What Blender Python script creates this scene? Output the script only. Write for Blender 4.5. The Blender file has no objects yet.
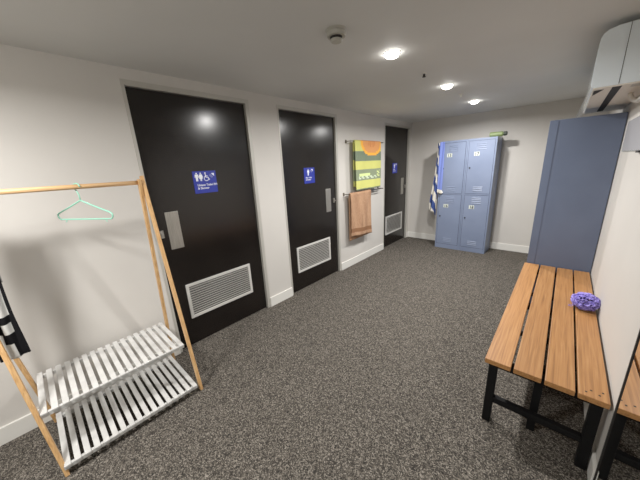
import bpy, bmesh, math, random
from mathutils import Vector, Matrix
random.seed(4)
C = bpy.context.scene.collection
S = bpy.context.scene
W, L, H, Y0 = 2.532, 5.097, 2.16, -1.7

# ---------------------------------------------------------------- materials
def mat(name, col, rough=.5, metal=0, spec=.5, alpha=1, trans=0, coat=0):
    m = bpy.data.materials.new(name); m.use_nodes = True
    b = m.node_tree.nodes['Principled BSDF']
    b.inputs['Base Color'].default_value = (*col, 1)
    b.inputs['Roughness'].default_value = rough
    b.inputs['Metallic'].default_value = metal
    b.inputs['Specular IOR Level'].default_value = spec
    b.inputs['Alpha'].default_value = alpha
    b.inputs['Transmission Weight'].default_value = trans
    b.inputs['Coat Weight'].default_value = coat
    return m
def nodes(m): return m.node_tree.nodes, m.node_tree.links, m.node_tree.nodes['Principled BSDF']
def srgb(r, g, b):
    f = lambda c: ((c/255+.055)/1.055)**2.4 if c > 10 else c/255/12.92
    return (f(r), f(g), f(b))
def noisy(m, c1, c2, scale=(1, 1, 1), nscale=6, lo=.35, hi=.65, bump=0, detail=4, bscale=None, dist=.001):
    n, l, b = nodes(m)
    tc = n.new('ShaderNodeTexCoord'); mp = n.new('ShaderNodeMapping'); mp.inputs['Scale'].default_value = scale
    nz = n.new('ShaderNodeTexNoise'); nz.inputs['Scale'].default_value = nscale; nz.inputs['Detail'].default_value = detail
    cr = n.new('ShaderNodeValToRGB'); cr.color_ramp.elements[0].position = lo; cr.color_ramp.elements[1].position = hi
    cr.color_ramp.elements[0].color = (*c1, 1); cr.color_ramp.elements[1].color = (*c2, 1)
    l.new(tc.outputs['Object'], mp.inputs[0]); l.new(mp.outputs[0], nz.inputs[0]); l.new(nz.outputs[0], cr.inputs[0]); l.new(cr.outputs[0], b.inputs['Base Color'])
    if bump:
        bn = n.new('ShaderNodeTexNoise'); bn.inputs['Scale'].default_value = bscale or nscale; bn.inputs['Detail'].default_value = 3
        l.new(mp.outputs[0], bn.inputs[0])
        bp = n.new('ShaderNodeBump'); bp.inputs['Strength'].default_value = bump; bp.inputs['Distance'].default_value = dist
        l.new(bn.outputs[0], bp.inputs['Height']); l.new(bp.outputs[0], b.inputs['Normal'])
    return m
def vcol(name, rough=.95, bump=.5, bscale=260):
    m = mat(name, (1, 1, 1), rough, spec=.1); n, l, b = nodes(m)
    a = n.new('ShaderNodeAttribute'); a.attribute_name = 'Col'; l.new(a.outputs['Color'], b.inputs['Base Color'])
    tc = n.new('ShaderNodeTexCoord'); bn = n.new('ShaderNodeTexNoise'); bn.inputs['Scale'].default_value = bscale
    bp = n.new('ShaderNodeBump'); bp.inputs['Strength'].default_value = bump; bp.inputs['Distance'].default_value = .004
    l.new(tc.outputs['Object'], bn.inputs[0]); l.new(bn.outputs[0], bp.inputs['Height']); l.new(bp.outputs[0], b.inputs['Normal'])
    return m

M = {}
M['wall'] = noisy(mat('wall_paint', (.6, .6, .6), .65, spec=.25), srgb(197, 193, 187), srgb(203, 199, 193), nscale=1.5, bump=.15, bscale=60)
M['ceil'] = noisy(mat('ceiling_paint', (.6, .6, .6), .7, spec=.2), srgb(208, 208, 205), srgb(215, 215, 212), nscale=1.2, bump=.1, bscale=40)
M['skirt'] = mat('skirting_paint', srgb(222, 220, 214), .4)
M['leaf'] = noisy(mat('dark_door_laminate', (.01, .01, .01), .2, spec=.45), srgb(16, 13, 12), srgb(22, 18, 16), nscale=3)
M['frame'] = mat('door_frame_paint', srgb(182, 179, 171), .4, .2)
M['steel'] = noisy(mat('brushed_steel', (.6, .6, .6), .38, .85), srgb(160, 157, 150), srgb(185, 182, 175), scale=(1, 40, 1), nscale=8)
M['alu'] = mat('vent_metal', srgb(205, 203, 198), .5, .15)
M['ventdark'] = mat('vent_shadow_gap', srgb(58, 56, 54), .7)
M['sign'] = mat('blue_sign_acrylic', srgb(28, 44, 148), .35)
M['white'] = mat('sign_white', srgb(235, 238, 245), .5)
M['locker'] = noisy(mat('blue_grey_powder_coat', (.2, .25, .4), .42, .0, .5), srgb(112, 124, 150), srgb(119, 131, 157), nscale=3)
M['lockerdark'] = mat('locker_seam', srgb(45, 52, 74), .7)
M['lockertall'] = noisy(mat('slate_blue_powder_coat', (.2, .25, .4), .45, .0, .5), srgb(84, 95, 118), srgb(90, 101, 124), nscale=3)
M['seam'] = mat('locker_fold_line', srgb(62, 70, 92), .6)
M['plate'] = mat('number_plate', srgb(215, 220, 205), .5)
M['ink'] = mat('number_ink', srgb(40, 48, 66), .6)
M['black'] = noisy(mat('black_steel', (.01, .01, .01), .7, spec=.2), srgb(6, 6, 7), srgb(10, 10, 11), nscale=8)
M['mirror'] = mat('mirror_silver', (.82, .83, .82), .01, 1)
M['acwhite'] = mat('ac_gloss_plastic', srgb(232, 242, 248), .1, spec=.6, coat=.5)
M['acunder'] = mat('ac_underside_plastic', srgb(226, 220, 208), .45)
M['dark'] = mat('dark_opening', srgb(22, 18, 16), .7)
M['clear'] = mat('translucent_flap_plastic', srgb(225, 228, 225), .15, alpha=.45)
M['panel'] = mat('gloss_acrylic_sheet', srgb(205, 203, 205), .06, spec=.3, coat=0)
M['plastic'] = mat('white_plastic', srgb(225, 222, 214), .4)
M['mint'] = mat('mint_plastic', srgb(144, 208, 184), .3)
M['whitewood'] = noisy(mat('white_painted_wood', (.8, .8, .8), .5), srgb(190, 189, 186), srgb(206, 205, 202), nscale=12)
M['chrome'] = mat('chrome_bar', srgb(150, 146, 140), .22, 1)
M['lime'] = mat('lime_plastic', srgb(112, 128, 80), .35)
M['darkcap'] = mat('dark_green_cap', srgb(36, 44, 34), .5)
M['alarm'] = mat('smoke_alarm_plastic', srgb(172, 170, 160), .45)
M['towel'] = vcol('terry_cloth'); M['print'] = vcol('printed_cloth', bump=.2)

def emit(name, col, st):
    m = mat(name, col, .5); n, l, b = nodes(m)
    b.inputs['Emission Color'].default_value = (*col, 1); b.inputs['Emission Strength'].default_value = st
    return m
M['led'] = emit('led_diffuser', (1, .96, .9), 30)

def wood(name, c1, c2, c3, axis, rough=.4):
    m = mat(name, c2, rough); n, l, b = nodes(m)
    tc = n.new('ShaderNodeTexCoord'); mp = n.new('ShaderNodeMapping')
    mp.inputs['Scale'].default_value = [1.2 if i == axis else 45 for i in range(3)]
    oi = n.new('ShaderNodeObjectInfo'); ad = n.new('ShaderNodeVectorMath'); ad.operation = 'ADD'
    sc = n.new('ShaderNodeVectorMath'); sc.operation = 'SCALE'; sc.inputs['Scale'].default_value = 13
    cb = n.new('ShaderNodeCombineXYZ'); [l.new(oi.outputs['Random'], cb.inputs[i]) for i in range(3)]
    l.new(cb.outputs[0], sc.inputs[0]); l.new(tc.outputs['Object'], ad.inputs[0]); l.new(sc.outputs[0], ad.inputs[1])
    l.new(ad.outputs[0], mp.inputs[0])
    nz = n.new('ShaderNodeTexNoise'); nz.inputs['Scale'].default_value = 2.5; nz.inputs['Detail'].default_value = 7; nz.inputs['Distortion'].default_value = .8
    l.new(mp.outputs[0], nz.inputs[0])
    cr = n.new('ShaderNodeValToRGB'); e = cr.color_ramp.elements
    e[0].position = .3; e[0].color = (*c1, 1); e[1].position = .72; e[1].color = (*c3, 1)
    k = e.new(.5); k.color = (*c2, 1)
    l.new(nz.outputs[0], cr.inputs[0])
    hv = n.new('ShaderNodeHueSaturation'); mr = n.new('ShaderNodeMapRange')
    mr.inputs['To Min'].default_value = .88; mr.inputs['To Max'].default_value = 1.1
    l.new(oi.outputs['Random'], mr.inputs[0]); l.new(mr.outputs[0], hv.inputs['Value']); l.new(cr.outputs[0], hv.inputs['Color'])
    l.new(hv.outputs[0], b.inputs['Base Color'])
    return m
M['bench'] = wood('oiled_hardwood', srgb(134, 90, 48), srgb(158, 110, 62), srgb(172, 126, 78), 1, .42)
M['pine'] = wood('pine_dowel', srgb(178, 132, 82), srgb(205, 160, 106), srgb(220, 180, 128), 2, .5)
M['piney'] = wood('pine_dowel_rod', srgb(186, 142, 96), srgb(214, 172, 122), srgb(226, 188, 140), 1, .5)

def carpet():
    m = mat('speckled_carpet', (.1, .1, .1), 1, spec=.05); n, l, b = nodes(m)
    tc = n.new('ShaderNodeTexCoord')
    v = n.new('ShaderNodeTexVoronoi'); v.inputs['Scale'].default_value = 215; v.inputs['Randomness'].default_value = 1
    dn = n.new('ShaderNodeTexNoise'); dn.inputs['Scale'].default_value = 120; dn.inputs['Detail'].default_value = 2
    mx = n.new('ShaderNodeMixRGB'); mx.blend_type = 'LINEAR_LIGHT'; mx.inputs[0].default_value = .012
    l.new(tc.outputs['Object'], mx.inputs[1]); l.new(dn.outputs['Color'], mx.inputs[2]); l.new(mx.outputs[0], v.inputs['Vector'])
    sp = n.new('ShaderNodeSeparateColor'); l.new(v.outputs['Color'], sp.inputs[0])
    cr = n.new('ShaderNodeValToRGB'); cr.color_ramp.interpolation = 'LINEAR'; e = cr.color_ramp.elements
    e[0].position = 0; e[0].color = (*srgb(42, 41, 39), 1); e[1].position = 1; e[1].color = (*srgb(140, 133, 124), 1)
    for p, c in ((.3, (58, 54, 50)), (.55, (80, 75, 69)), (.8, (105, 99, 91))):
        k = e.new(p); k.color = (*srgb(*c), 1)
    l.new(sp.outputs[0], cr.inputs[0]); l.new(cr.outputs[0], b.inputs['Base Color'])
    bp = n.new('ShaderNodeBump'); bp.inputs['Strength'].default_value = .6; bp.inputs['Distance'].default_value = .004
    l.new(v.outputs['Distance'], bp.inputs['Height']); l.new(bp.outputs[0], b.inputs['Normal'])
    return m
M['carpet'] = carpet()

# ---------------------------------------------------------------- helpers
def box(bm, a, b):
    x0, y0, z0 = [min(a[i], b[i]) for i in range(3)]; x1, y1, z1 = [max(a[i], b[i]) for i in range(3)]
    v = [bm.verts.new(p) for p in ((x0,y0,z0),(x1,y0,z0),(x1,y1,z0),(x0,y1,z0),(x0,y0,z1),(x1,y0,z1),(x1,y1,z1),(x0,y1,z1))]
    for f in ((0,3,2,1),(4,5,6,7),(0,1,5,4),(1,2,6,5),(2,3,7,6),(3,0,4,7)): bm.faces.new([v[i] for i in f])
def bar(bm, p, q, w, d, side=(0, 1, 0)):
    p, q = Vector(p), Vector(q); t = (q-p).normalized(); s = Vector(side); s = (s - t*s.dot(t)).normalized(); n = t.cross(s)
    vs = [[bm.verts.new(c + s*a*w/2 + n*b*d/2) for a, b in ((-1,-1),(1,-1),(1,1),(-1,1))] for c in (p, q)]
    for i in range(4): bm.faces.new((vs[0][i], vs[0][(i+1)%4], vs[1][(i+1)%4], vs[1][i]))
    bm.faces.new(vs[0][::-1]); bm.faces.new(vs[1])
def tube(bm, pts, r, n=10, closed=False, r2=None):
    pts = [Vector(p) for p in pts]; rings = []; N = len(pts)
    up = None
    for i, p in enumerate(pts):
        a = pts[(i-1) % N] if (closed or i > 0) else p; b = pts[(i+1) % N] if (closed or i < N-1) else p
        t = (b-a).normalized()
        if up is None: up = Vector((0, 0, 1)) if abs(t.z) < .9 else Vector((1, 0, 0))
        s = (up - t*up.dot(t)).normalized(); up = s; u = t.cross(s)
        rr = r if not callable(r) else r(i/(N-1))
        rings.append([bm.verts.new(p + s*math.cos(2*math.pi*k/n)*rr + u*math.sin(2*math.pi*k/n)*rr) for k in range(n)])
    for i in range(N if closed else N-1):
        A, B = rings[i], rings[(i+1) % N]
        for k in range(n): bm.faces.new((A[k], A[(k+1)%n], B[(k+1)%n], B[k]))
    if not closed: bm.faces.new(rings[0][::-1]); bm.faces.new(rings[-1])
def cyl(bm, c, r, z0, z1, n=32, r1=None):
    r1 = r if r1 is None else r1
    A = [bm.verts.new((c[0]+r*math.cos(2*math.pi*k/n), c[1]+r*math.sin(2*math.pi*k/n), z0)) for k in range(n)]
    B = [bm.verts.new((c[0]+r1*math.cos(2*math.pi*k/n), c[1]+r1*math.sin(2*math.pi*k/n), z1)) for k in range(n)]
    for k in range(n): bm.faces.new((A[k], A[(k+1)%n], B[(k+1)%n], B[k]))
    bm.faces.new(A[::-1]); bm.faces.new(B)
def ring(bm, c, ro, ri, z0, z1, n=40):
    P = [[bm.verts.new((c[0]+r*math.cos(2*math.pi*k/n), c[1]+r*math.sin(2*math.pi*k/n), z)) for k in range(n)] for r, z in ((ro, z1), (ro, z0+.002), (ro-.004, z0), (ri, z0), (ri, z1))]
    for j in range(5):
        A, B = P[j], P[(j+1) % 5]
        for k in range(n): bm.faces.new((A[k], A[(k+1)%n], B[(k+1)%n], B[k]))
def obj(name, bm, m, parent=None, bevel=0, smooth=False, origin=None):
    bmesh.ops.recalc_face_normals(bm, faces=bm.faces)
    me = bpy.data.meshes.new(name)
    o = bpy.data.objects.new(name, me)
    if origin is not None: bmesh.ops.translate(bm, verts=bm.verts, vec=-Vector(origin))
    bm.to_mesh(me); bm.free()
    if m: me.materials.append(m)
    C.objects.link(o)
    if origin is not None: o.location = origin
    if parent:
        o.parent = parent
        pl = Vector(); q = parent
        while q: pl += q.location; q = q.parent
        o.location = Vector(origin or (0, 0, 0)) - pl
    if bevel:
        b = o.modifiers.new('bevel', 'BEVEL'); b.width = bevel; b.segments = 2; b.limit_method = 'ANGLE'
    if smooth:
        for p in me.polygons: p.use_smooth = True
    return o
def B(*boxes):
    bm = bmesh.new()
    for a, b in boxes: box(bm, a, b)
    return bm
def thing(name, label, cat, loc=(0, 0, 0), group=None):
    o = bpy.data.objects.new(name, None); C.objects.link(o); o.location = loc; o.empty_display_size = .05
    return tag(o, label, cat, group)
def tag(o, label, cat, group=None):
    o['label'] = label; o['category'] = cat
    if group: o['group'] = group
    return o
def struct(o): o['kind'] = 'structure'; return o

# ---------------------------------------------------------------- room shell
T = .12
struct(obj('floor', B(((-.3, Y0-.2, -.1), (W+.2, L+.2, 0))), M['carpet']))
struct(obj('ceiling', B(((-.3, Y0-.2, H), (W+.2, L+.2, H+.1))), M['ceil']))
doors = [(.607, 1.577), (1.903, 2.867), (4.083, 5.023)]; HD = 2.09
bm = bmesh.new(); y = Y0
for a, b in doors:
    box(bm, (-T, y, 0), (0, a, H)); box(bm, (-T, a, HD), (0, b, H)); y = b
box(bm, (-T, y, 0), (0, L, H))
struct(obj('wall_left', bm, M['wall']))
struct(obj('wall_back', B(((-T, L, 0), (W+T, L+T, H))), M['wall']))
struct(obj('wall_right', B(((W, Y0, 0), (W+T, L, H))), M['wall']))
struct(obj('wall_front', B(((-T, Y0-T, 0), (W+T, Y0, H))), M['wall']))
bm = bmesh.new(); y = Y0
for a, b in doors + [(L, L)]:
    box(bm, (0, y, 0), (.014, a, .108)); y = b
struct(obj('baseboard_left', bm, M['skirt'], bevel=.002))
struct(obj('baseboard_back', B(((.014, L-.014, 0), (W, L, .108))), M['skirt'], bevel=.002))
struct(obj('baseboard_right', B(((W-.014, 1.43, 0), (W, L-.014, .108))), M['skirt'], bevel=.002))
struct(obj('baseboard_front', B(((.014, Y0, 0), (W, Y0+.014, .108))), M['skirt'], bevel=.002))

def make_door(i, a, b, plate_y, vent, latch_y):
    fl, fw = .020, .036; xd = -.024
    leaf = obj('door_%d' % i, B(((xd-.04, a+fl+.003, .006), (xd, b-fw-.003, HD-fw-.003))), M['leaf'], origin=(xd, (a+b)/2, 0))
    struct(leaf)
    bm = bmesh.new()
    for y0, y1 in ((a, a+fl), (b-fw, b)):
        box(bm, (-T, y0, 0), (.004, y1, HD))
    box(bm, (-T, a+fl, HD-fw), (.004, b-fw, HD))
    # inner stop
    box(bm, (-T, a+fl, 0), (xd-.042, a+fl+.014, HD-fw)); box(bm, (-T, b-fw-.014, 0), (xd-.042, b-fw, HD-fw))
    box(bm, (-T, a+fl, HD-fw-.014), (xd-.042, b-fw, HD-fw))
    obj('door_frame', bm, M['frame'], leaf, bevel=.002)
    # push plate
    obj('push_plate', B(((xd, plate_y, .893), (xd+.004, plate_y+.098, 1.193))), M['steel'], leaf, bevel=.001)
    bm = bmesh.new()
    s = 1 if latch_y > plate_y else -1
    box(bm, (xd, latch_y-.012, 1.0), (xd+.012, latch_y+.012, 1.06)); tube(bm, [(xd+.01, latch_y, 1.03), (xd+.03, latch_y, 1.03)], .008)
    obj('latch', bm, M['steel'], leaf)
    v0, v1, z0, z1 = vent
    bm = B(((xd, v0, z0), (xd+.012, v1, z0+.024)), ((xd, v0, z1-.024), (xd+.012, v1, z1)), ((xd, v0, z0+.024), (xd+.012, v0+.024, z1-.024)), ((xd, v1-.024, z0+.024), (xd+.012, v1, z1-.024)))
    vf = obj('vent_frame', bm, M['alu'], leaf, bevel=.002)
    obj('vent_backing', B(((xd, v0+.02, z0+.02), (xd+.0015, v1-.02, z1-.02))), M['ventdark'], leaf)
    bm = bmesh.new(); n = 12
    for k in range(n):
        z = z0+.03 + (z1-z0-.06)*(k+.5)/n; h = (z1-z0-.06)/n
        bar(bm, (xd+.006, v0+.024, z), (xd+.006, v1-.024, z), .0025, h*.82, side=(.8, 0, -.6))
    obj('vent_louvres', bm, M['alu'], vf)
    return leaf
make_door(1, *doors[0], .712, (.756, 1.388, .25, .566), .665)
make_door(2, *doors[1], 2.62, (2.046, 2.66, .233, .552), 2.775)
make_door(3, *doors[2], 4.768, (4.197, 4.83, .225, .56), 4.93)

# ---------------------------------------------------------------- toilet signs
XF = Matrix(((0, 0, 1, 0), (1, 0, 0, 0), (0, 1, 0, 0), (0, 0, 0, 1)))   # local x->y, y->z, z->x
def text_mesh(name, s, size, m, align='LEFT'):
    c = bpy.data.curves.new(name, 'FONT'); c.body = s; c.size = size; c.extrude = .0004; c.align_x = align; c.offset = size*(.035 if align == 'CENTER' else .015)
    c.resolution_u = 3
    t = bpy.data.objects.new(name, c); C.objects.link(t)
    dg = bpy.context.evaluated_depsgraph_get(); me = bpy.data.meshes.new_from_object(t.evaluated_get(dg))
    bpy.data.objects.remove(t); me.materials.clear(); me.materials.append(m); me.name = name
    return me
def poly(bm, pts, h=.0008):
    A = [bm.verts.new((x, y, 0)) for x, y in pts]; Bv = [bm.verts.new((x, y, h)) for x, y in pts]
    bm.faces.new(A[::-1]); bm.faces.new(Bv)
    for i in range(len(pts)): j = (i+1) % len(pts); bm.faces.new((A[i], A[j], Bv[j], Bv[i]))
def disc(bm, x, y, r, n=16): poly(bm, [(x+r*math.cos(2*math.pi*k/n), y+r*math.sin(2*math.pi*k/n)) for k in range(n)])
def man(bm, x, y, h):
    s = h; disc(bm, x, y+.92*s, .085*s)
    poly(bm, [(x+a*s, y+b*s) for a, b in ((-.2,.8),(.2,.8),(.24,.42),(.17,.42),(.13,.66),(.12,0),(.02,0),(0,.4),(-.02,0),(-.12,0),(-.13,.66),(-.17,.42),(-.24,.42))])
def woman(bm, x, y, h):
    s = h; disc(bm, x, y+.92*s, .085*s)
    poly(bm, [(x+a*s, y+b*s) for a, b in ((-.15,.8),(.15,.8),(.27,.45),(.2,.43),(.13,.62),(.22,.27),(.1,.27),(.09,0),(.02,0),(.01,.27),(-.01,.27),(-.02,0),(-.09,0),(-.1,.27),(-.22,.27),(-.13,.62),(-.2,.43),(-.27,.45))])
def line2(bm, p, q, w):
    d = Vector((q[0]-p[0], q[1]-p[1])).normalized(); n = (-d.y*w/2, d.x*w/2)
    poly(bm, [(p[0]+n[0], p[1]+n[1]), (p[0]-n[0], p[1]-n[1]), (q[0]-n[0], q[1]-n[1]), (q[0]+n[0], q[1]+n[1])])
def wheelchair(bm, x, y, h):
    s = h; disc(bm, x-.08*s, y+.92*s, .09*s)
    line2(bm, (x-.08*s, y+.8*s), (x-.04*s, y+.42*s), .1*s); line2(bm, (x-.07*s, y+.62*s), (x+.2*s, y+.6*s), .07*s)
    line2(bm, (x-.06*s, y+.44*s), (x+.24*s, y+.42*s), .09*s); line2(bm, (x+.22*s, y+.44*s), (x+.34*s, y+.12*s), .09*s)
    line2(bm, (x+.32*s, y+.13*s), (x+.45*s, y+.17*s), .07*s)
    pr = None
    for k in range(17):
        a = math.radians(110+k*15); p = (x+.0*s+.28*s*math.cos(a), y+.28*s+.28*s*math.sin(a))
        if pr: line2(bm, pr, p, .07*s)
        pr = p
def shower(bm, x, y, s):
    poly(bm, [(x+.55*s, y+1*s), (x+.55*s, y+.35*s), (x-.12*s, y+.95*s), (x+.2*s, y+1.03*s)])
    for i in range(3):
        for j in range(2):
            px = x-.28*s+i*.2*s-j*.12*s; py = y+.72*s-i*.19*s-j*.12*s
            line2(bm, (px, py), (px-.07*s, py-.09*s), .07*s)
def make_sign(yc, zc, w, h, icons, lines, label, ts):
    x = -.024
    t = thing('toilet_sign', label, 'sign', (x, yc, zc))
    obj('sign_plate', B(((x, yc-w/2, zc-h/2), (x+.003, yc+w/2, zc+h/2))), M['sign'], t, bevel=.001)
    bm = bmesh.new(); icons(bm, w, h); bm.transform(XF)
    bmesh.ops.translate(bm, verts=bm.verts, vec=(x+.003, yc, zc)); obj('pictogram', bm, M['white'], t)
    for k, s in enumerate(lines):
        me = text_mesh('lettering', s, ts, M['white']); o = bpy.data.objects.new('lettering', me); C.objects.link(o)
        o.parent = t; o.matrix_basis = Matrix.Translation((.0035, -w*.36, -h*.17-k*ts*1.05)) @ XF
def ic1(bm, w, h): man(bm, -.068, .01, .068); woman(bm, -.034, .01, .068); wheelchair(bm, .012, .01, .068); shower(bm, .062, .03, .04)
def ic2(bm, w, h): man(bm, -.02, 0, .075); shower(bm, .035, .03, .042)
def ic3(bm, w, h): man(bm, -.02, 0, .075); shower(bm, .03, .03, .042)
make_sign(1.075, 1.398, .2, .18, ic1, ('Unisex Toilet RH', '& Shower'), 'blue sign with four white symbols on the nearest dark door', .0245)
make_sign(2.34, 1.378, .18, .18, ic2, ('Male Toilet', '& Shower'), 'small blue sign with one white figure and shower head on the middle dark door', .022)
make_sign(4.51, 1.38, .17, .17, ic3, ('Toilet', '& Shower'), 'tiny blue toilet sign on the farthest dark door beside the corner', .024)

# ---------------------------------------------------------------- ceiling fittings
def downlight(x, y, label, r=.047, energy=14):
    t = thing('downlight', label, 'light', (x, y, H), 'round recessed downlights in the ceiling')
    bm = bmesh.new(); ring(bm, (x, y), r+.009, r, H-.003, H); obj('trim_ring', bm, M['plastic'], t, smooth=True)
    bm = bmesh.new(); D = r*.55; prev = 0
    bmesh.ops.create_uvsphere(bm, u_segments=28, v_segments=14, radius=1)
    bmesh.ops.delete(bm, geom=[v for v in bm.verts if v.co.z > .01], context='VERTS')
    for v in bm.verts: v.co = Vector((x+v.co.x*r, y+v.co.y*r, H-.004+v.co.z*D))  # dome shape imitates the bloom around each light
    obj('diffuser', bm, M['led'], t, smooth=True)
    ld = bpy.data.lights.new('downlight_lamp', 'AREA'); ld.shape = 'DISK'; ld.size = 2*r*.95; ld.energy = energy
    ld.color = (1, .98, .95); ld.spread = math.radians(170)
    lo = bpy.data.objects.new('downlight_lamp', ld); C.objects.link(lo); lo.location = (x, y, H-.006-D)
LE = 29
downlight(1.286, 1.828, 'round bright ceiling downlight nearest the smoke alarm, largest of the lit row', energy=LE)
downlight(1.271, 2.974, 'round bright ceiling downlight in the middle of the lit row', energy=LE)
downlight(1.26, 4.04, 'round bright ceiling downlight farthest away, closest to the back lockers', energy=LE)
downlight(.95, -.55, 'wide round ceiling light above the timber rack, beyond the photo', r=.14, energy=LE*1.25)  # unseen, inferred from a wall shadow; widened to blur the rod's shadow
t = thing('downlight', 'dim round ceiling fitting cut off at the top edge of the photo', 'light', (1.70, 1.36, H))
bm = bmesh.new(); ring(bm, (1.70, 1.36), .042, .03, H-.006, H); obj('trim_ring', bm, M['plastic'], t, smooth=True)
bm = bmesh.new(); cyl(bm, (1.70, 1.36), .03, H-.004, H-.0005); obj('diffuser', bm, M['white'], t)

t = thing('smoke_detector', 'white round smoke alarm on the ceiling left of the nearest bright downlight', 'smoke alarm', (1.235, 1.31, H))
bm = bmesh.new(); cyl(bm, (1.235, 1.31), .045, H-.012, H, r1=.058); cyl(bm, (1.235, 1.31), .048, H-.032, H-.012, r1=.052); obj('housing', bm, M['alarm'], t, bevel=.003, smooth=False)
bm = bmesh.new(); cyl(bm, (1.235, 1.31), .031, H-.043, H-.032, r1=.033); obj('sensor_grille', bm, M['dark'], t)
bm = bmesh.new(); cyl(bm, (1.235, 1.31), .027, H-.056, H-.043, r1=.034); obj('sensor_cap', bm, M['alarm'], t, bevel=.003)
for (x, y, lab, mm) in ((1.265, 2.42, 'tiny dark ceiling nozzle between the first and second bright downlights', 'dark'), (1.259, 3.47, 'tiny pale ceiling nozzle between the second and third bright downlights', 'plastic')):
    t = thing('ceiling_nozzle', lab, 'sprinkler', (x, y, H))
    bm = bmesh.new(); cyl(bm, (x, y), .022, H-.004, H, 20); obj('collar', bm, M['plastic'], t)
    bm = bmesh.new(); cyl(bm, (x, y), .009, H-.022, H-.004, 12); cyl(bm, (x, y), .014, H-.026, H-.022, 12); obj('nozzle_head', bm, M[mm], t)

# ---------------------------------------------------------------- lockers
def vents(bm, xc, z0, n, w, flip=None, yf=0, dz=.027):
    for k in range(n):
        z = z0 + k*dz
        # small pressed louvre: triangular hood
        A = [(xc-w/2, yf, z+.012), (xc+w/2, yf, z+.012), (xc+w/2, yf-.006, z), (xc-w/2, yf-.006, z), (xc-w/2, yf, z-.001), (xc+w/2, yf, z-.001)]
        v = [bm.verts.new(p) for p in A]
        bm.faces.new((v[0], v[1], v[2], v[3])); bm.faces.new((v[3], v[2], v[5], v[4])); bm.faces.new((v[0], v[3], v[4])); bm.faces.new((v[1], v[5], v[2]))
def locker_unit(x0, x1, yf, yb, h, label, nums, mm, xform=None, ajar=False):
    """two-door column whose doors face -y"""
    root = thing('locker', label, 'locker', ((x0+x1)/2, (yf+yb)/2, 0), 'blue-grey metal lockers')
    w = x1-x0; e = .022
    bm = bmesh.new()
    x0_, x1_ = x0+.001, x1-.001
    box(bm, (x0_, yf, 0), (x0_+.02, yb, h)); box(bm, (x1_-.02, yf, 0), (x1_, yb, h)); box(bm, (x0_+.02, yb-.01, 0), (x1_-.02, yb, h))
    box(bm, (x0_+.02, yf, h-.03), (x1_-.02, yb-.01, h)); box(bm, (x0_+.02, yf, 0), (x1_-.02, yb-.01, .075)); box(bm, (x0_+.02, yf, .925), (x1_-.02, yb-.01, .945))
    parts = [obj('carcass', bm, M[mm], root, bevel=.002)]
    for (z0, z1, num) in ((.945, h-.03, nums[0]), (.075, .925, nums[1])):
        d0, d1 = x0_+.024, x1_-.024
        ang = 0
        bm = bmesh.new(); box(bm, (d0, yf-.001, z0+.004), (d1, yf+.017, z1-.004))
        # pressed rim
        xc = (d0+d1)/2
        vents(bm, xc, z1-.13, 4, .13, yf=yf-.001); vents(bm, xc, z0+.045, 3, .13, yf=yf-.001)
        d = obj('locker_door', bm, M[mm], root, bevel=.0); parts.append(d)
        bm = bmesh.new(); r = .0035
        for (a, b) in (((d0-r, z0), (d0, z1)), ((d1, z0), (d1+r, z1)), ((d0, z0), (d1, z0+r)), ((d0, z1-r), (d1, z1))):
            box(bm, (a[0], yf-.0015, a[1]), (b[0], yf+.004, b[1]))
        parts.append(obj('door_gap', bm, M['lockerdark'], d))
        px = xc-.055 if num else xc
        if num:
            pl = obj('number_plate', B(((px-.036, yf-.003, z1-.216), (px+.036, yf-.001, z1-.162))), M['plate'], d)
            me = text_mesh('number', num, .06, M['ink'], 'CENTER'); o = bpy.data.objects.new('number', me); C.objects.link(o)
            o.parent = d; o.matrix_basis = Matrix.Translation(Vector((px, yf-.0042, z1-.210))) @ Matrix.Rotation(math.pi/2, 4, 'X')
        bm = bmesh.new(); kz = (z0+z1)/2 - (0 if z0 > .5 else -.06)
        tube(bm, [(d0+.03, yf-.001, kz), (d0+.03, yf-.009, kz)], .011, 14); parts.append(obj('lock', bm, M['dark'], d))
    return root
locker_unit(.681, 1.067, 4.70, 5.08, 1.76, 'left blue-grey metal locker column at the back wall with the striped towel hung on it', ('15', '16'), 'locker')
locker_unit(1.067, 1.448, 4.70, 5.08, 1.76, 'right blue-grey metal locker column at the back wall with the green bottle on top', ('17', '18'), 'locker')
# tall locker in foreground, doors face -x : built facing -y then turned
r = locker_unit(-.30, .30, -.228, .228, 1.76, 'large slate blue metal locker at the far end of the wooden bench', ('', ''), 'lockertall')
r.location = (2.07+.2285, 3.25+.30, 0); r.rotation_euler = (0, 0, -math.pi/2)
# seam strip along the near side of the tall locker
o = obj('side_seam', B(((2.128, 3.2488, .01), (2.1297, 3.252, 1.75))), M['seam']); o.parent = r
o.matrix_parent_inverse = (Matrix.Translation(r.location) @ Matrix.Rotation(-math.pi/2, 4, 'Z')).inverted()

# bottle on locker
t = thing('bottle', 'lime green bottle with dark round cap lying on top of the right back locker', 'bottle', (1.40, 4.85, 1.76))
bm = bmesh.new(); tube(bm, [(1.325, 4.80, 1.795), (1.33, 4.80, 1.795), (1.48, 4.80, 1.795), (1.495, 4.80, 1.795)], lambda s: (.03, .035, .035, .022)[round(s*3)], 18); obj('bottle_body', bm, M['lime'], t, smooth=False)
bm = bmesh.new(); tube(bm, [(1.495, 4.80, 1.795), (1.50, 4.80, 1.795), (1.53, 4.80, 1.795), (1.54, 4.80, 1.795)], lambda s: (.024, .03, .03, .02)[round(s*3)], 18); obj('cap', bm, M['darkcap'], t)

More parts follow.
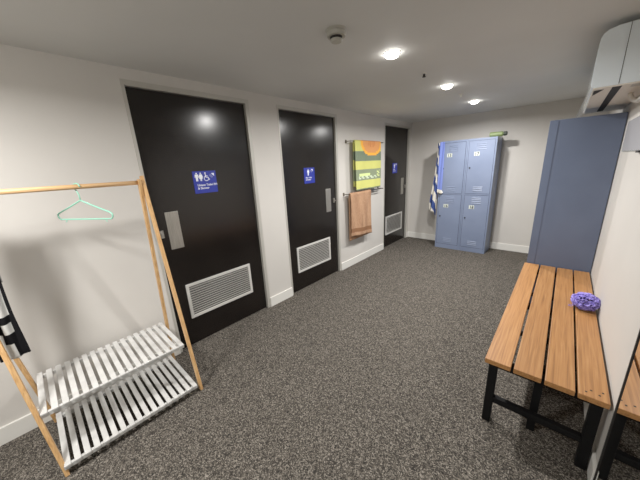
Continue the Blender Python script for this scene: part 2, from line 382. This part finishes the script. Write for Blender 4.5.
# ---------------------------------------------------------------- cloth helper
def cloth(name, grid, colf, m, thick=.004, parent=None, origin=(0, 0, 0), sub=0):
    """grid[i][j] -> point; colf(u,v) -> rgb linear"""
    nu, nv = len(grid), len(grid[0]); me = bpy.data.meshes.new(name)
    ox = Vector(origin)
    vs = [Vector(p)-ox for row in grid for p in row]; fs = [(i*nv+j, (i+1)*nv+j, (i+1)*nv+j+1, i*nv+j+1) for i in range(nu-1) for j in range(nv-1)]
    me.from_pydata(vs, [], fs); ca = me.color_attributes.new('Col', 'FLOAT_COLOR', 'CORNER')
    for p in me.polygons:
        i, j = divmod(p.index, nv-1); c = colf((i+.5)/(nu-1), (j+.5)/(nv-1))
        for li in p.loop_indices: ca.data[li].color = (*c, 1)
        p.use_smooth = True
    me.materials.append(m); o = bpy.data.objects.new(name, me); C.objects.link(o); o.location = ox
    if parent: o.parent = parent; o.location = (0, 0, 0)
    s = o.modifiers.new('thickness', 'SOLIDIFY'); s.thickness = thick; s.offset = 0
    return o
def drape(y0, y1, xr, zr, rr, front, back, nu=60, nv=70, wave=.006, ph=0, skew=0, flare=0):
    g = []
    tot = front + back + math.pi*rr
    for i in range(nu):
        u = i/(nu-1); row = []
        fr = front + skew*(1-u)
        for j in range(nv):
            s = (j/(nv-1))*(fr+back+math.pi*rr)
            w = 0
            if s < fr:
                d = (fr-s); z = zr-d; x = xr+rr; sgn = 1
            elif s < fr+math.pi*rr:
                a = (s-fr)/rr; x = xr+rr*math.cos(a); z = zr+rr*math.sin(a); d = 0; sgn = 0
            else:
                d = s-fr-math.pi*rr; z = zr-d; x = xr-rr; sgn = -1
            k = min(1, d/.12)
            x += k*wave*math.sin(u*9+ph+d*3)*(.6+.4*sgn) + k*.003*math.sin(u*23+d*8+ph) + (flare*d if sgn > 0 else 0)
            y = y0+(y1-y0)*u + k*.006*math.sin(d*7+ph)*(1 if u > .5 else -1)
            row.append((x, y, z))
        g.append(row)
    return g
LG, DG, LY, ORG, ORD = srgb(128, 138, 112), srgb(112, 124, 104), srgb(198, 198, 112), srgb(212, 146, 92), srgb(190, 112, 70)
def beach(u, v):
    # v=0 bottom front; front occupies first half
    if v > .52: v = 1.04-v
    q = v/.5                      # 0 bottom -> 1 rail
    cx = .62; d = math.hypot((u-cx)/.42, (1.0-q)/.28)
    if d < 1:
        if d < .35 and abs(math.sin(u*60)) < .5: return ORD
        return ORG if d < .8 else srgb(238, 170, 70)
    if q > .80: return LY if u < .8 else srgb(205, 205, 95)
    if q > .62: return DG
    if q > .43: return LY
    if q > .2:
        if .30 < q < .36 and .12 < u < .55 : return srgb(205, 222, 150)
        if .22 < q < .29 and .1 < u < .8 and math.sin(u*40+q*60) > -.2: return srgb(196, 210, 180)
        if .25 < q < .40 and .8 < u < .93 and math.sin(q*90+u*30) > 0: return srgb(214, 226, 150)
        return LG
    if q > .03: return LY
    return LG
TA, TB = srgb(180, 142, 112), srgb(136, 100, 76)
def brown(u, v):
    q = v/.5
    if .1 < q < .17: return srgb(132, 94, 68)
    k = random.random()*.8+.6*(math.sin(u*17+v*9)*.5+.5)
    return tuple(a*(1-k*.5)+b*k*.5 for a, b in zip(TA, TB))

def towel_rail(y0, y1, z, xs, label):
    t = thing('towel_rail', label, 'towel rail', (0, (y0+y1)/2, z))
    bm = bmesh.new()
    for x in xs: tube(bm, [(x, y0, z), (x, y1, z)], .006, 12)
    obj('rail_bar', bm, M['chrome'], t)
    for yy in (y0+.012, y1-.012):
        bm = bmesh.new(); box(bm, (.0, yy-.016, z-.022), (.006, yy+.016, z+.022)); tube(bm, [(.004, yy, z), (max(xs)+.008, yy, z)], .008, 12)
        obj('bracket', bm, M['chrome'], t, bevel=.001)
towel_rail(3.03, 3.895, 1.777, (.08,), 'thin chrome upper towel rail between the middle and far doors, holding the yellow-green towel')
towel_rail(2.955, 3.895, 1.088, (.05, .09), 'chrome lower towel rail between the middle and far doors, holding the brown towel')
tag(cloth('beach_towel', drape(3.115, 3.80, .08, 1.778, .013, .655, .60, wave=.008, flare=.02), beach, M['print'], .006), 'yellow and green striped towel with orange patch folded over the upper towel rail', 'towel')
tag(cloth('bath_towel', drape(2.985, 3.51, .09, 1.089, .0125, .645, .66, wave=.012, ph=2, skew=-.05, flare=.02), brown, M['towel'], .011), 'tan brown bath towel folded over the lower towel rail', 'towel')

# striped towel on the back locker
BL, WH, BB = srgb(56, 74, 130), srgb(216, 212, 202), srgb(112, 128, 196)
g = []
for i in range(40):
    u = i/39; row = []
    for j in range(60):
        v = j/59; z = 1.74 - v*(1.10 - .02*math.sin(u*3) + .08*u)
        wd = .035 + .085*min(1, v*1.2)
        x = .668 - wd*(1-u) + .02*math.sin(v*4)*(1-u); y = 4.685 - .02*math.sin(u*10+v*4) + .03*(1-u)
        row.append((x, y, z))
    g.append(row)
def stripes(u, v): return BL if math.sin((v*1.0-u*.16)*2*math.pi*3.6+2.2) > 0 else WH
t = thing('striped_towel', 'blue and white striped towel hanging down the left edge of the back lockers', 'towel', (0, 0, 0))
cloth('hanging_drape', g, stripes, M['towel'], .006, parent=t)
g2 = []
for i in range(16):
    u = i/15; row = []
    for j in range(40):
        v = j/39; row.append((.668+.075*u, 4.682-.004*math.sin(u*8+v*3)-.006, 1.75 - v*(.80+.02*u)))
    g2.append(row)
cloth('folded_edge', g2, lambda u, v: WH if v > .93 else BB, M['towel'], .006, parent=t)
# small white knob below it
tag(obj('coat_knob', (lambda bm: (tube(bm, [(.74, 4.697, .955), (.74, 4.68, .955), (.74, 4.665, .955)], lambda s: (.012, .02, .012)[round(s*2)], 14), bm)[1])(bmesh.new()), M['plastic']), 'small white knob at the middle seam of the left back locker', 'knob')

# ---------------------------------------------------------------- bench
BY0, BY1, BZ = 1.470, 3.235, .443
t = thing('bench', 'long slatted timber bench with black steel legs along the right wall', 'bench', (2.28, 2.33, 0))
for a, b in ((2.056, 2.170), (2.182, 2.292), (2.304, 2.410), (2.420, 2.520)):
    obj('slat', B(((a, BY0, BZ-.028), (b, BY1, BZ))), M['bench'], t, bevel=.003, origin=((a+b)/2, BY0, BZ))
for k, (sx, sy) in enumerate(((2.445, BY0+.03), (2.462, BY0+.05), (2.488, BY0+.035), (2.50, BY0+.06))):
    bm = bmesh.new(); cyl(bm, (sx, sy), .0045, BZ-.002, BZ+.0006, 12); obj('screw', bm, M['dark'], t)
for yy in (1.535, 2.34, 3.15):
    for xx in (2.092, 2.492):
        obj('leg', B(((xx-.02, yy-.02, 0), (xx+.02, yy+.02, BZ-.068))), M['black'], t, bevel=.002)
    obj('top_rail', B(((2.07, yy-.02, BZ-.068), (2.512, yy+.02, BZ-.0285))), M['black'], t, bevel=.002)
    obj('crossbar', B(((2.112, yy-.015, .14), (2.472, yy+.015, .175))), M['black'], t, bevel=.002)

obj('leg', B(((2.272, 1.60, 0), (2.308, 1.636, BZ-.0285))), M['black'], t, bevel=.002)
# loofah
random.seed(9)
bm = bmesh.new()
cx, cy, cz = 2.462, 2.42, BZ
for k in range(150):
    th = random.uniform(0, 2*math.pi); cphi = random.uniform(-.8, 1); sphi = math.sqrt(1-cphi*cphi)
    d = Vector((sphi*math.cos(th), sphi*math.sin(th), cphi))
    s = d.cross(Vector((random.random()-.5, random.random()-.5, random.random()-.5))).normalized(); n = d.cross(s)
    nn = 16; p0 = random.uniform(0, 6); R0 = random.uniform(.036, .052); span = random.uniform(.5, .9); rows = []
    for i in range(nn):
        a = span*(i/(nn-1)*2-1); wv = .005*math.sin(i*1.25+p0)
        dr = d*math.cos(a)+s*math.sin(a)
        row = []
        for q, am in ((0, .2), (.010, .8), (.018, 1.5)):
            p = dr*(R0+q*(1-.4*abs(a)))+n*wv*am
            row.append(bm.verts.new((cx+p.x*1.12, cy+p.y*1.25, max(cz+.003, cz+.052+p.z*.88))))
        rows.append(row)
    for i in range(nn-1):
        for j in range(2): bm.faces.new((rows[i][j], rows[i+1][j], rows[i+1][j+1], rows[i][j+1]))
M['purple'] = noisy(mat('purple_mesh_net', (.3, .2, .8), .6), srgb(122, 106, 196), srgb(168, 154, 232), nscale=60, bump=.5)
o = obj('bath_pouf', bm, M['purple'], smooth=True, origin=(cx, cy, cz)); tag(o, 'ruffled purple mesh bath pouf lying on the timber bench against the wall', 'sponge')
sm = o.modifiers.new('thickness', 'SOLIDIFY'); sm.thickness = .0012
bm = bmesh.new(); tube(bm, [(cx-.05, cy-.02, cz+.02), (cx-.065, cy-.03, cz+.006), (cx-.08, cy-.02, cz+.004), (cx-.075, cy, cz+.004), (cx-.05, cy, cz+.012)], .0016, 6)
obj('hanging_loop', bm, M['purple'], o)

# ---------------------------------------------------------------- wall mirror, acrylic panel
t = thing('wall_mirror', 'large frameless wall mirror on the right wall reflecting the bench end', 'mirror', (W, 0, 0))
obj('mirror_glass', B(((W-.005, -1.5, .012), (W-.001, 1.418, 2.05))), M['mirror'], t)
obj('edge_trim', B(((W-.008, 1.418, .012), (W-.001, 1.428, 2.05))), M['dark'], t)
t = thing('wall_panel', 'glossy clear sheet on the right wall below the air conditioner', 'panel', (W, 2.3, 1.5))
obj('sheet', B(((W-.006, 1.7, 1.478), (W-.001, 3.12, 1.68))), M['panel'], t)
obj('sheet_edge', B(((W-.008, 1.7, 1.470), (W-.001, 3.12, 1.478))), M['clear'], t)
obj('clip', B(((W-.016, 2.33, 1.462), (W-.001, 2.42, 1.474))), M['dark'], t)

# ---------------------------------------------------------------- air conditioner
A0, A1 = 2.36, 3.75
def ac_profile(inset=0):
    P = [(W-.001, 1.832), (2.2890, 1.832), (2.2760, 1.84), (2.2720, 1.86), (2.2730, 2.03), (2.2760, 2.082), (2.2850, 2.104), (2.3040, 2.118), (2.3390, 2.127), (W-.001, 2.135)]
    return P
def extrude_y(bm, P, y0, y1):
    a = [bm.verts.new((x, y0, z)) for x, z in P]; b = [bm.verts.new((x, y1, z)) for x, z in P]
    bm.faces.new(a); bm.faces.new(b[::-1])
    for i in range(len(P)): j = (i+1) % len(P); bm.faces.new((a[i], a[j], b[j], b[i]))
t = thing('air_conditioner', 'white glossy wall air conditioner above the tall locker in the top right corner', 'air conditioner', (2.4, 2.77, 1.832))
bm = bmesh.new(); extrude_y(bm, ac_profile(), A0, A1); obj('housing', bm, M['acwhite'], t, bevel=.003)
obj('panel_seam', B(((2.3830, A0-.0012, 1.835), (2.3855, A0+.002, 2.127))), M['dark'], t)
obj('underside', B(((2.2840, A0+.006, 1.827), (W-.004, A1-.01, 1.8322))), M['acunder'], t)
bm = bmesh.new(); box(bm, (2.3640, A0+.03, 1.8255), (2.4020, A1-.1, 1.8272))
obj('air_outlet', bm, M['dark'], t)
bm = bmesh.new(); v = [bm.verts.new(p) for p in ((2.2910, A0+.06, 1.8260), (2.3340, A0+.06, 1.8260), (2.2910, A0+.26, 1.8260))]; bm.faces.new(v)
v2 = [bm.verts.new(p) for p in ((2.2910, A0+.06, 1.8272), (2.3340, A0+.06, 1.8272), (2.2910, A0+.26, 1.8272))]; bm.faces.new(v2)
obj('intake_corner', bm, M['dark'], t)
obj('rating_label', B(((2.44, A0+.04, 1.8257), (2.485, A0+.12, 1.8272))), M['frame'], t)
bm = bmesh.new()
N = 30; rows = []
for i in range(N+1):
    u = i/N; yy = A0+.02+(A1-A0+.1)*u; out = .03*u+.004
    rg = .004*math.sin(u*60) if u > .6 else 0
    rows.append([bm.verts.new((2.2750, yy, 1.833)), bm.verts.new((2.2720-out*.6, yy, 1.82)), bm.verts.new((2.2690-out*1.3+rg, yy, 1.808-.012*u+rg))])
for i in range(N):
    for k in range(2): bm.faces.new((rows[i][k], rows[i+1][k], rows[i+1][k+1], rows[i][k+1]))
o = obj('louvre_flap', bm, M['clear'], t, smooth=True); s = o.modifiers.new('thickness', 'SOLIDIFY'); s.thickness = .002
bm = bmesh.new(); tube(bm, [(2.47, 2.75, 1.832), (2.475, 2.75, 1.81), (2.487, 2.72, 1.78), (2.497, 2.6, 1.76), (2.50, 2.3, 1.765), (2.50, 1.9, 1.79)], .012, 12)
obj('drain_pipe', bm, M['plastic'], t, smooth=True)

# ---------------------------------------------------------------- clothes rack
RY0, RY1 = -.178, .535
t = thing('clothes_rack', 'A-frame timber clothes rack with two white slatted shelves by the left wall', 'clothes rack', (.3, .18, 0))
TOP = 1.475
for yy, dy in ((-.172, -.093), (RY1, -.006)):
    obj('leg', (lambda bm: (bar(bm, (.533, yy+.008, 0), (.300, yy+dy, TOP), .018, .03), bm)[1])(bmesh.new()), M['pine'], t, bevel=.002, origin=(.3, yy, 0))
    obj('leg', (lambda bm: (bar(bm, (.045, yy+.0, 0), (.318, yy+dy*.97-.021, TOP-.02), .018, .03), bm)[1])(bmesh.new()), M['pine'], t, bevel=.002, origin=(.3, yy-.01, 0))
bm = bmesh.new(); tube(bm, [(.309, RY0-.11, 1.437), (.309, RY1-.008, 1.437)], .0125, 16); obj('hanging_rod', bm, M['piney'], t, smooth=True)
def shelf(x0, x1, z, y0, y1, n=17):
    bm = bmesh.new(); p = (y1-y0)/n
    for k in range(n):
        a = y0+k*p; box(bm, (x0, a+.003, z-.010), (x1, a+p*.70, z))
    sh = obj('slatted_shelf', bm, M['whitewood'], t, bevel=.0015, origin=(x0, y0, z))
    for xx in (x0+.012, x1-.03):
        obj('shelf_rail', B(((xx, y0, z-.032), (xx+.018, y1-.01, z-.0102))), M['whitewood'], sh, bevel=.001)
shelf(.062, .492, .372, RY0-.003, RY1-.016)
shelf(.085, .560, .074, RY0+.012, RY1-.008)

# hanger
HC = Vector((.309, .217)); dv = Vector((.155, .095))
def hp(s, z): return (HC.x+dv.x*s, HC.y+dv.y*s, z)
t = thing('clothes_hanger', 'mint green plastic hanger hooked on the timber rack rod', 'hanger', (HC.x, HC.y, 1.43))
bm = bmesh.new()
pts = []
zb, zt = 1.262, 1.365
pts += [hp(-.93, zb), hp(0, zb), hp(.93, zb), hp(1.0, zb+.012), hp(1.0, zb+.028), hp(.93, zb+.036), hp(.5, zb+.066), hp(0, zt), hp(-.5, zb+.066), hp(-.93, zb+.036), hp(-1.0, zb+.028), hp(-1.0, zb+.012)]
tube(bm, pts, .0042, 8, closed=True)
obj('hanger_frame', bm, M['mint'], t, smooth=True)
bm = bmesh.new(); hk = [hp(0, zt-.002), hp(0, zt+.03), hp(-.04, 1.40)]
for k in range(10):
    a = math.radians(-120 + (-1)*k*27) ; hk.append((HC.x+dv.x/.182*.021*math.cos(a), HC.y+dv.y/.182*.021*math.cos(a), 1.4365+.0185*math.sin(a)))
hk = hk[:2]+hk[3:]
tube(bm, hk, .0032, 8); obj('hook', bm, M['mint'], t, smooth=True)
for s in (-.72, .72):
    bm = bmesh.new(); tube(bm, [hp(s, zb-.002), hp(s*1.02, zb-.012), hp(s*1.07, zb-.014)], .0025, 6); obj('strap_notch', bm, M['mint'], t)


# black and white garment on the rod (mostly beyond the frame)
BK = srgb(18, 18, 20); WW = srgb(196, 196, 192)
def check(u, v):
    q = 1-v if v < .5 else v-.0
    if v > .5: return WW if v < .62 else srgb(150, 150, 148)
    d = .5-v                       # 0 rail .. .5 bottom
    b = v/.5                       # 0 bottom .. 1 top
    if b < .13: return WW if .25 < u < .62 else BK
    if b < .21: return BK if u > .35 else WW
    if b < .29: return WW if .45 < u < .8 else BK
    if b < .34: return BK
    return WW if .3 < u < .88 else BK
t = tag(cloth('hanging_towel', drape(-.236, -.142, .309, 1.437, .0165, .785, .42, wave=.012, ph=1, flare=.05, nu=50, nv=100), check, M['print'], .008), 'black and white patterned towel hanging over the rack at the left edge', 'towel')

# ---------------------------------------------------------------- camera
cam = bpy.data.cameras.new('camera'); co = bpy.data.objects.new('camera', cam); C.objects.link(co); S.camera = co
yaw, pitch, roll, f = .7448, -.2704, -.0520, 265.6966
fw = Vector((-math.sin(yaw)*math.cos(pitch), math.cos(yaw)*math.cos(pitch), math.sin(pitch)))
r0 = Vector((math.cos(yaw), math.sin(yaw), 0)); u0 = r0.cross(fw)
r2 = r0*math.cos(roll)+u0*math.sin(roll); u2 = -r0*math.sin(roll)+u0*math.cos(roll)
R = Matrix((r2, u2, -fw)).transposed().to_4x4()
co.matrix_world = Matrix.Translation((2.2385, .0135, 1.4775)) @ R
cam.sensor_width = 36; cam.lens = f*36/640; cam.clip_start = .01

# ---------------------------------------------------------------- world
w = bpy.data.worlds.new('world'); S.world = w; w.use_nodes = True
w.node_tree.nodes['Background'].inputs[0].default_value = (.9, .93, 1, 1); w.node_tree.nodes['Background'].inputs[1].default_value = .3
S.view_settings.view_transform = 'Standard'; S.view_settings.look = 'None'; S.view_settings.exposure = 0; S.view_settings.gamma = 1.12
